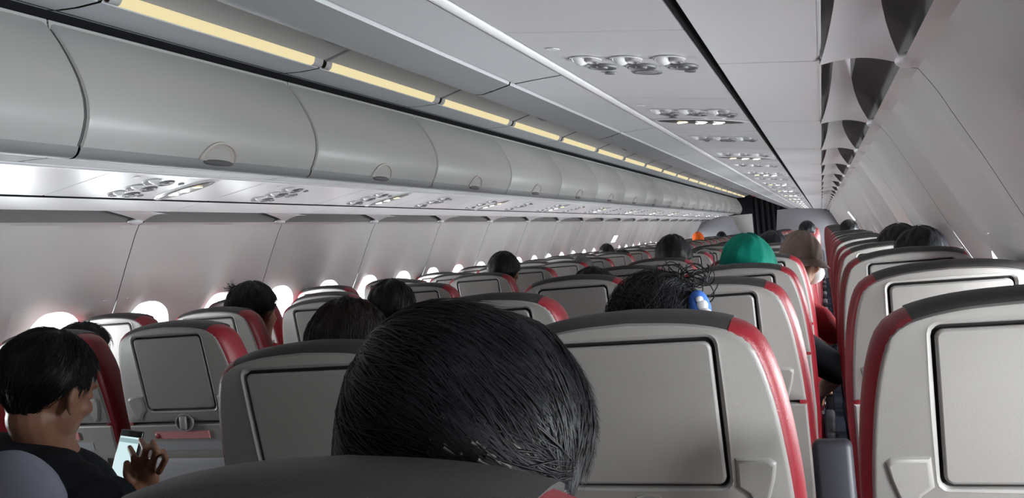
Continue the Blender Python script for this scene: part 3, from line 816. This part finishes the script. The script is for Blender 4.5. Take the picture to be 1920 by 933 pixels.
def person(label, C, seat, s=1.0, yaw=0, pitch=8, roll=0, hair='hair', shirt='black', skin='skin', vox=.011, hairkw=None, arms=None, group=None, sleeve=1.0, lower='denim', hat=None, hands=None, shirt_extra=None, top=None):
    """a seated passenger: one body surface; hair and clothing are its children"""
    C = np.array(C, float); C[2] -= (.112 if not top else top)*s; Rm = rot(yaw, pitch, roll); sx_, r = seat
    bx, by = SX[sx_], seat_y(r)
    lim = by + .162 + .102*s + (.0 if r < 5 else .0)
    if C[1] < lim: C = CAMP + (C-CAMP)*(lim/C[1])
    if sx_ == 'F': bx -= .045; C[0] = min(C[0], 1.535 if r < 8 else 1.50)
    if sx_ == 'A': bx += .045
    aw = .12 if sx_ in 'AF' else .15
    hip = Vector((bx, by + .385, .585)); 
    neck0 = Vector(C) + Rm @ Vector((0, -.012, -.07))*s
    sh = Vector((C[0]*.45 + bx*.55, by + .315, C[2] - .240*s))      # between the shoulders
    nb = Vector((sh[0]*.6 + C[0]*.4, sh[1] + .0, sh[2] + .055))
    chest = sh.lerp(hip, .42) + Vector((0, .01, 0))
    b = MB(); head_shapes(b, C, s, Rm)
    capsule(b, neck0, nb, .052*s, .058*s); capsule(b, nb, sh, .058*s, .085*s)
    def torso(mb, g):
        mb.ell(sh + Vector((0, 0, -.035)), ((aw+.012+g)*s, (.085+g)*s, (.085+g)*s), 'skin')
        for k in range(7):
            t = k/6; p = sh.lerp(hip, t); w = (aw + .005 - .025*math.sin(t*3.1))*s
            mb.ell(p, (w+g, .090*s+g, .095*s+g), 'skin', 20, 12)
        mb.ell(hip, (.155*s+g, .098+g, .095+g), 'skin')
    torso(b, 0)
    joints = []
    for k in (-1, 1):
        S_ = sh + Vector((k*aw*s, .0, -.025))
        A = (arms or {}).get(k)
        if A is None:
            el = S_ + Vector((-k*.0, .08, -.22)); el.z = max(el.z, .715); wr = el + Vector((-k*.06, .18, -.03)); 
        else: el, wr = Vector(A[0]), Vector(A[1])
        joints.append((k, S_, el, wr))
        capsule(b, S_, el, .050*s, .038*s); capsule(b, el, wr, .038*s, .025*s)
        if not (hands and k in hands):
            d = (wr-el).normalized(); up = Vector((0, 0, 1)); side = d.cross(up).normalized()
            pm = wr + d*.045; b.ell(pm, (.036, .048, .014), 'skin', 14, 8, Matrix((side, d, side.cross(d))).transposed())
            for i, (o_, ln) in enumerate(((-.027, .058), (-.010, .068), (.009, .064), (.026, .050))):
                a0 = pm + side*o_ + d*.035; a1 = a0 + d*ln*.55 + Vector((0, 0, -.006)); a2 = a1 + d*ln*.35 + Vector((0, 0, -.022))
                capsule(b, a0, a1, .0098, .009); capsule(b, a1, a2, .009, .0078)
            t0 = wr + d*.02 - side*k*(-.03); capsule(b, t0, t0 + side*k*.02 + d*.035, .011, .009)
        else: hands[k](b, wr, el)
    legs = []
    for k in (-1, 1):
        h0 = hip + Vector((k*.085, .03, -.01)); kn = h0 + Vector((k*.03, .34, .02)); kn.y = min(kn.y, by + .74); an = Vector((kn.x, kn.y - .03, .10)); 
        legs.append((h0, kn, an)); capsule(b, h0, kn, .078, .056); capsule(b, kn, an, .054, .036); capsule(b, an + Vector((0, -.02, -.05)), an + Vector((0, .13, -.065)), .038, .028)
    bo = fuse(b, 'person', vox, skin); tag(bo, label, 'person', group)
    # shirt
    c = MB(); g = .012
    torso(c, g); c.ell(nb + Vector((0, -.005, -.030)), (.088*s, .070*s, .040*s), 'skin')
    capsule(c, sh + Vector((-.10*s, 0, .005)), sh + Vector((.10*s, 0, .005)), .062*s, .062*s)
    for k, S_, el, wr in joints:
        q = S_.lerp(el, min(1, sleeve)); capsule(c, S_, q, .064*s, .050*s)
        if sleeve > 1: capsule(c, el, el.lerp(wr, sleeve-1), .050*s, .036*s)
    if shirt_extra: shirt_extra(c, sh, nb)
    co = fuse(c, 'shirt', max(vox, .009), shirt, 3); co.parent = bo
    t = MB()
    for h0, kn, an in legs: capsule(t, h0, kn, .088, .066); capsule(t, kn, an, .062, .050)
    t.ell(hip + Vector((0, .01, -.02)), (.165*s, .108, .09), 'skin')
    to = fuse(t, 'trousers', max(vox, .012), lower, 3); to.parent = bo
    if hair:
        kw = dict(mt=hair, strands=500); kw.update(hairkw or {})
        make_hair(bo, C, s, Rm, **kw)
    if hat: hat(bo, C, s, Rm)
    return bo

def full_cover(q, low): return q[2] > (low if q[1] < .02 else .0 + (q[1]-.02)*.5)
# the big head right in front
HP = at_y
bigflow = (1.0, -.1, -.55)
person('person with thick black greying hair, head right in front of the viewer', HP(858, 592, .66), ('E', 1), s=1.03, yaw=-4, pitch=20, roll=2, shirt='black', skin='skin2', vox=.0075,
       hairkw=dict(vol=.017, strands=14000, length=.060, flow=bigflow, spread=.26, box=.86, lift=.10, width=.0015, silver=.22, silver_at=(.065, -.08, -.045), low=-.088, seed=3, wave=.05))
def knit(name, mt, rad, low, bumpy=0, brim=None, cen=(0, -.008, .012)):
    def f(bo, C, s, Rm):
        o = make_hair(bo, C, s, Rm, mt, strands=0, rad=rad, low=low, cen=cen, inf=lambda q, l: q[2] > l + .1*max(0, q[1]), name=name)
        if brim:
            b = MB(); rows = []
            for f_, dz in brim:
                rows.append([Vector(C) + Rm @ (Vector((rad[0]*f_*math.cos(a), rad[1]*f_*math.sin(a) - .008, low + dz))*s) for a in np.linspace(0, 2*math.pi, 41)[:-1]])
            b.grid(rows, 'brown', close_u=True); br = b.build('hat_brim', o); 
    return f
HP = at_y
person('person with dark brown cropped hair, just left of the big black-haired head', HP(650, 552, 1.38), ('D', 2), s=.93, yaw=8, pitch=18, roll=-6, hair='hairb', shirt='maroon', hairkw=dict(strands=2500, length=.02, lift=.3, width=.0009, seed=5, vol=.010))
# curly haired person with loose knot
def felt(bo, C, s, Rm):
    knit('felt_hat', 'brown', (.093, .106, .118), .0, brim=((1.0, .006), (1.12, -.004), (1.34, -.026), (1.37, -.028), (1.12, -.010), (.98, -.002)))(bo, C, s, Rm)
    k = MB(); k.ell(Vector(C) + Rm @ (Vector((.030, .082, -.055))*s), (.062*s, .050*s, .050*s), 'white', 20, 12); k.build('face_mask', bo)
def bun(bo, C, s, Rm):
    b = MB(); rg = random.Random(5); c0 = Vector((.035, -.02, .105))
    for i in range(26):
        ax = Vector((rg.uniform(-1, 1), rg.uniform(-1, 1), rg.uniform(-1, 1))).normalized(); u = ax.orthogonal().normalized(); v = ax.cross(u)
        R_ = rg.uniform(.012, .034); cc = c0 + Vector((rg.uniform(-.02, .06), rg.uniform(-.02, .02), rg.uniform(-.03, .01))); a0 = rg.uniform(0, 6); ar_ = rg.uniform(2.5, 5.8)
        b.tube([Vector(C) + Rm @ ((cc + (u*math.cos(a0 + ar_*t/14) + v*math.sin(a0 + ar_*t/14))*R_)*s) for t in range(15)], .0010, 'hair', 5)
    b.build('hair_knot', bo)
    k = MB(); k.ell(Vector(C) + Rm @ (Vector((.080, -.045, .032))*s), (.022*s, .035*s, .040*s), 'blue', 18, 12)
    ko = k.build('head_scarf', bo); k = MB()
    for dx, dz, r_ in ((0, .012, .009), (.004, -.004, .011), (-.004, .022, .006)): k.ell(Vector(C) + Rm @ (Vector((.090 + dx, -.078, .030 + dz))*s), (r_, .005, r_), 'white', 12, 8)
    k.build('scarf_print', ko)
person('person with curly dark hair in a loose knot and a blue scarf', HP(1222, 506, 1.38), ('E', 2), s=.93, yaw=2, pitch=10, shirt='black', hairkw=dict(strands=2500, length=.035, lift=.5, width=.0009, wave=.8, seed=8, vol=.012, flow=(.3, 0, .2)), hat=bun,
       )
# passenger with the phone
PH = np.array(HP(232, 868, 1.62))
def phone_hand(mb, wr, el):
    W_ = Vector(wr); palm = Vector(HP(272, 905, 1.60)); capsule(mb, W_, palm, .024, .026, 'skin')
    k = Vector(HP(283, 880, 1.59)); mb.ell(palm.lerp(k, .5), (.030, .018, .032), 'skin', 16, 10)
    for (ax, ay), (bx_, by_), (cx_, cy_), r_ in (((252, 884), (252, 856), (243, 838), .0082), ((268, 872), (273, 842), (264, 824), .0084), ((285, 873), (293, 845), (286, 827), .0082), ((298, 884), (311, 860), (306, 844), .0076)):
        A_, B_, C_ = Vector(HP(ax, ay, 1.585)), Vector(HP(bx_, by_, 1.575)), Vector(HP(cx_, cy_, 1.60))
        capsule(mb, A_, B_, r_*1.12, r_); capsule(mb, B_, C_, r_, r_*.82)
    A_, B_, C_ = Vector(HP(250, 912, 1.575)), Vector(HP(238, 888, 1.565)), Vector(HP(238, 868, 1.58))
    capsule(mb, A_, B_, .0115, .010); capsule(mb, B_, C_, .010, .0085)
def shoulders(c, sh, nb):
    for q, r_ in (((-10, 850), .080), ((40, 862), .078), ((90, 880), .072), ((130, 905), .068), ((170, 930), .062)): c.ell(Vector(HP(*q, 1.415)), (r_, r_, .045), 'skin')
def patch(bo, C, s, Rm): pass
pm = person('person in black and grey shirt looking down at a phone across the aisle', HP(80, 610, 1.35), ('C', 2), s=1.06, yaw=-2, pitch=20, roll=6, shirt='black', skin='skin', vox=.0042, sleeve=1.75, shirt_extra=shoulders,
       hairkw=dict(strands=4500, length=.022, lift=.3, width=.0008, seed=11, vol=.013), hands={1: phone_hand},
       arms={1: (HP(150, 1010, 1.42), HP(262, 925, 1.58))})
# grey back panel of the shirt
v = MB(); g1 = HP(40, 905, 1.235)
v.ell(Vector(HP(30, 978, 1.352)), (.150, .055, .150), 'skin', 30, 20); v.ell(Vector(HP(-60, 935, 1.352)), (.10, .06, .11), 'skin', 24, 16)
vo = fuse(v, 'vest', .009, 'greyblue', 6); vo.parent = pm; vo['label'] = 'grey cotton back of the shirt'
ph = MB()
a = Vector(HP(203, 878, 1.64)); b_ = Vector(HP(238, 824, 1.66)); c_ = Vector(HP(268, 828, 1.655)); 
xa = (c_-b_).normalized(); ya = (b_-a).normalized(); za = xa.cross(ya).normalized(); ya = za.cross(xa)
MR = Matrix((xa, ya, za)).transposed()
if (Vector(CAMP)-a).dot(za) < 0: za = -za; MR = Matrix((-xa, ya, za)).transposed()
pr_ = empty('mobile_phone', tuple(Vector(HP(236, 862, 1.645))))
b1 = MB(); b1.box((0, 0, 0), (.070, .140, .008), 'phone', MR, r=.003); b1.build('phone_body', pr_)
b1 = MB(); b1.box(MR @ Vector((0, -.002, .0042)), (.062, .112, .0006), 'screen', MR); b1.build('phone_screen', pr_)
b1 = MB(); b1.box(MR @ Vector((0, .045, .0048)), (.062, .010, .0004), 'screen2', MR); b1.build('screen_bar', pr_)
tag(pr_, 'mobile phone with lit pale screen held across the aisle', 'phone')

person('person behind the phone user, only dark tousled hair showing over the seat', HP(152, 606, 2.27), ('B', 3), s=.9, yaw=0, pitch=5, hairkw=dict(strands=1500, length=.035, lift=.6, seed=13))
def sprout(bo, C, s, Rm):
    b = MB(); rg = random.Random(2); base = Vector((-.055, -.03, .075))
    for i in range(34):
        d = Vector((-.75 + rg.gauss(0, .22), rg.gauss(0, .2), .75 + rg.gauss(0, .25))).normalized(); L_ = rg.uniform(.04, .085)
        b.tube([Vector(C) + Rm @ ((base + Vector((rg.gauss(0, .006), rg.gauss(0, .006), 0)) + d*L_*t/5 + Vector((0, 0, -.02))*(t/5)**2)*s) for t in range(6)], [.0022, .002, .0018, .0015, .001, .0004], 'hair', 4)
    b.build('hair_tuft', bo)
person('person with black hair tied in a spiky tuft by the far windows', HP(470, 528, 2.95), ('B', 4), s=1.02, yaw=-6, pitch=6, skin='skin', shirt='redcotton', hairkw=dict(strands=1500, length=.03, seed=17, vol=.018), hat=sprout)
person('person with straight black hair leaning towards the aisle, far block', HP(732, 525, 3.05), ('C', 4), s=.98, yaw=4, pitch=6, hairkw=dict(strands=900, length=.03, seed=19, vol=.016))
person('person with round short black hair on the aisle, alone beyond empty seat backs', HP(942, 471, 4.52), ('C', 6), s=.98, yaw=0, pitch=2, hairkw=dict(strands=500, length=.02, seed=21))
person('person whose dark hair top shows over an aisle seat of the near block', HP(1110, 502, 3.04), ('D', 4), s=.92, hairkw=dict(strands=500, seed=23))
person('person wearing a green knitted cap and a black t-shirt', HP(1397, 434, 2.95), ('E', 4), s=1.0, yaw=0, pitch=4, shirt='black', skin='skin2', hair=None, sleeve=.95,
       top=.132, hat=knit('knitted_cap', 'green', (.094, .108, .118), -.055), arms={1: ((1.262, 3.10, .80), (1.20, 3.30, .70))})
person('person wearing a brown felt hat, white mask and red shirt', HP(1497, 440, 3.90), ('E', 5), s=.95, yaw=-10, pitch=6, roll=8, shirt='redcotton', skin='skin2', hairkw=dict(strands=0, vol=.004), sleeve=.95,
       hat=felt, arms={1: ((1.255, 3.95, .82), (1.20, 4.15, .74))})
for lab, q, Y, seat, s_, kw in (
    ('person with thick black hair leaning on the near window wall', (1797, 417), 2.93, ('F', 4), .90, {}),
    ('person with black hair in front of the one leaning on the near window wall', (1733, 415), 3.72, ('F', 5), 1.0, {}),
    ('person with black hair and flat crown beyond the green cap', (1260, 441), 4.64, ('D', 6), 1.05, {}),
    ('person with a small round black head of hair, aisle seat of the far block', (1165, 468), 7.8, ('C', 10), 1.0, {}),
    ('person with grey hair in the far block, mid cabin', (1090, 480), 6.22, ('C', 8), .95, dict(mt='hairg')),
    ('person with dark hair low by the far windows, mid cabin', (1137, 457), 9.38, ('B', 12), .9, {}),
    ('person with dark hair just right of the orange cap', (1352, 434), 16.5, ('C', 21), 1.0, {}),
    ('person with dark hair in a blue shirt between the green cap and the brown hat', (1447, 433), 5.43, ('E', 7), .95, {}),
    ('person with black hair above the front seats of the near block', (1512, 414), 10.86, ('E', 14), 1.05, {}),
    ('person with dark hair above the near window seats, far ahead', (1603, 411), 9.5, ('F', 12), 1.0, {})):
    person(lab, HP(*q, Y), seat, s=s_, pitch=3, vox=.016, shirt='denim' if 'blue' in lab else 'black', hairkw=dict(strands=200, **kw))
person('person in an orange cap, seen small far ahead', HP(1308, 435, 13.33), ('C', 17), s=.95, hair=None, vox=.016, shirt='white', hat=knit('cap', 'orange', (.090, .104, .105), -.03))
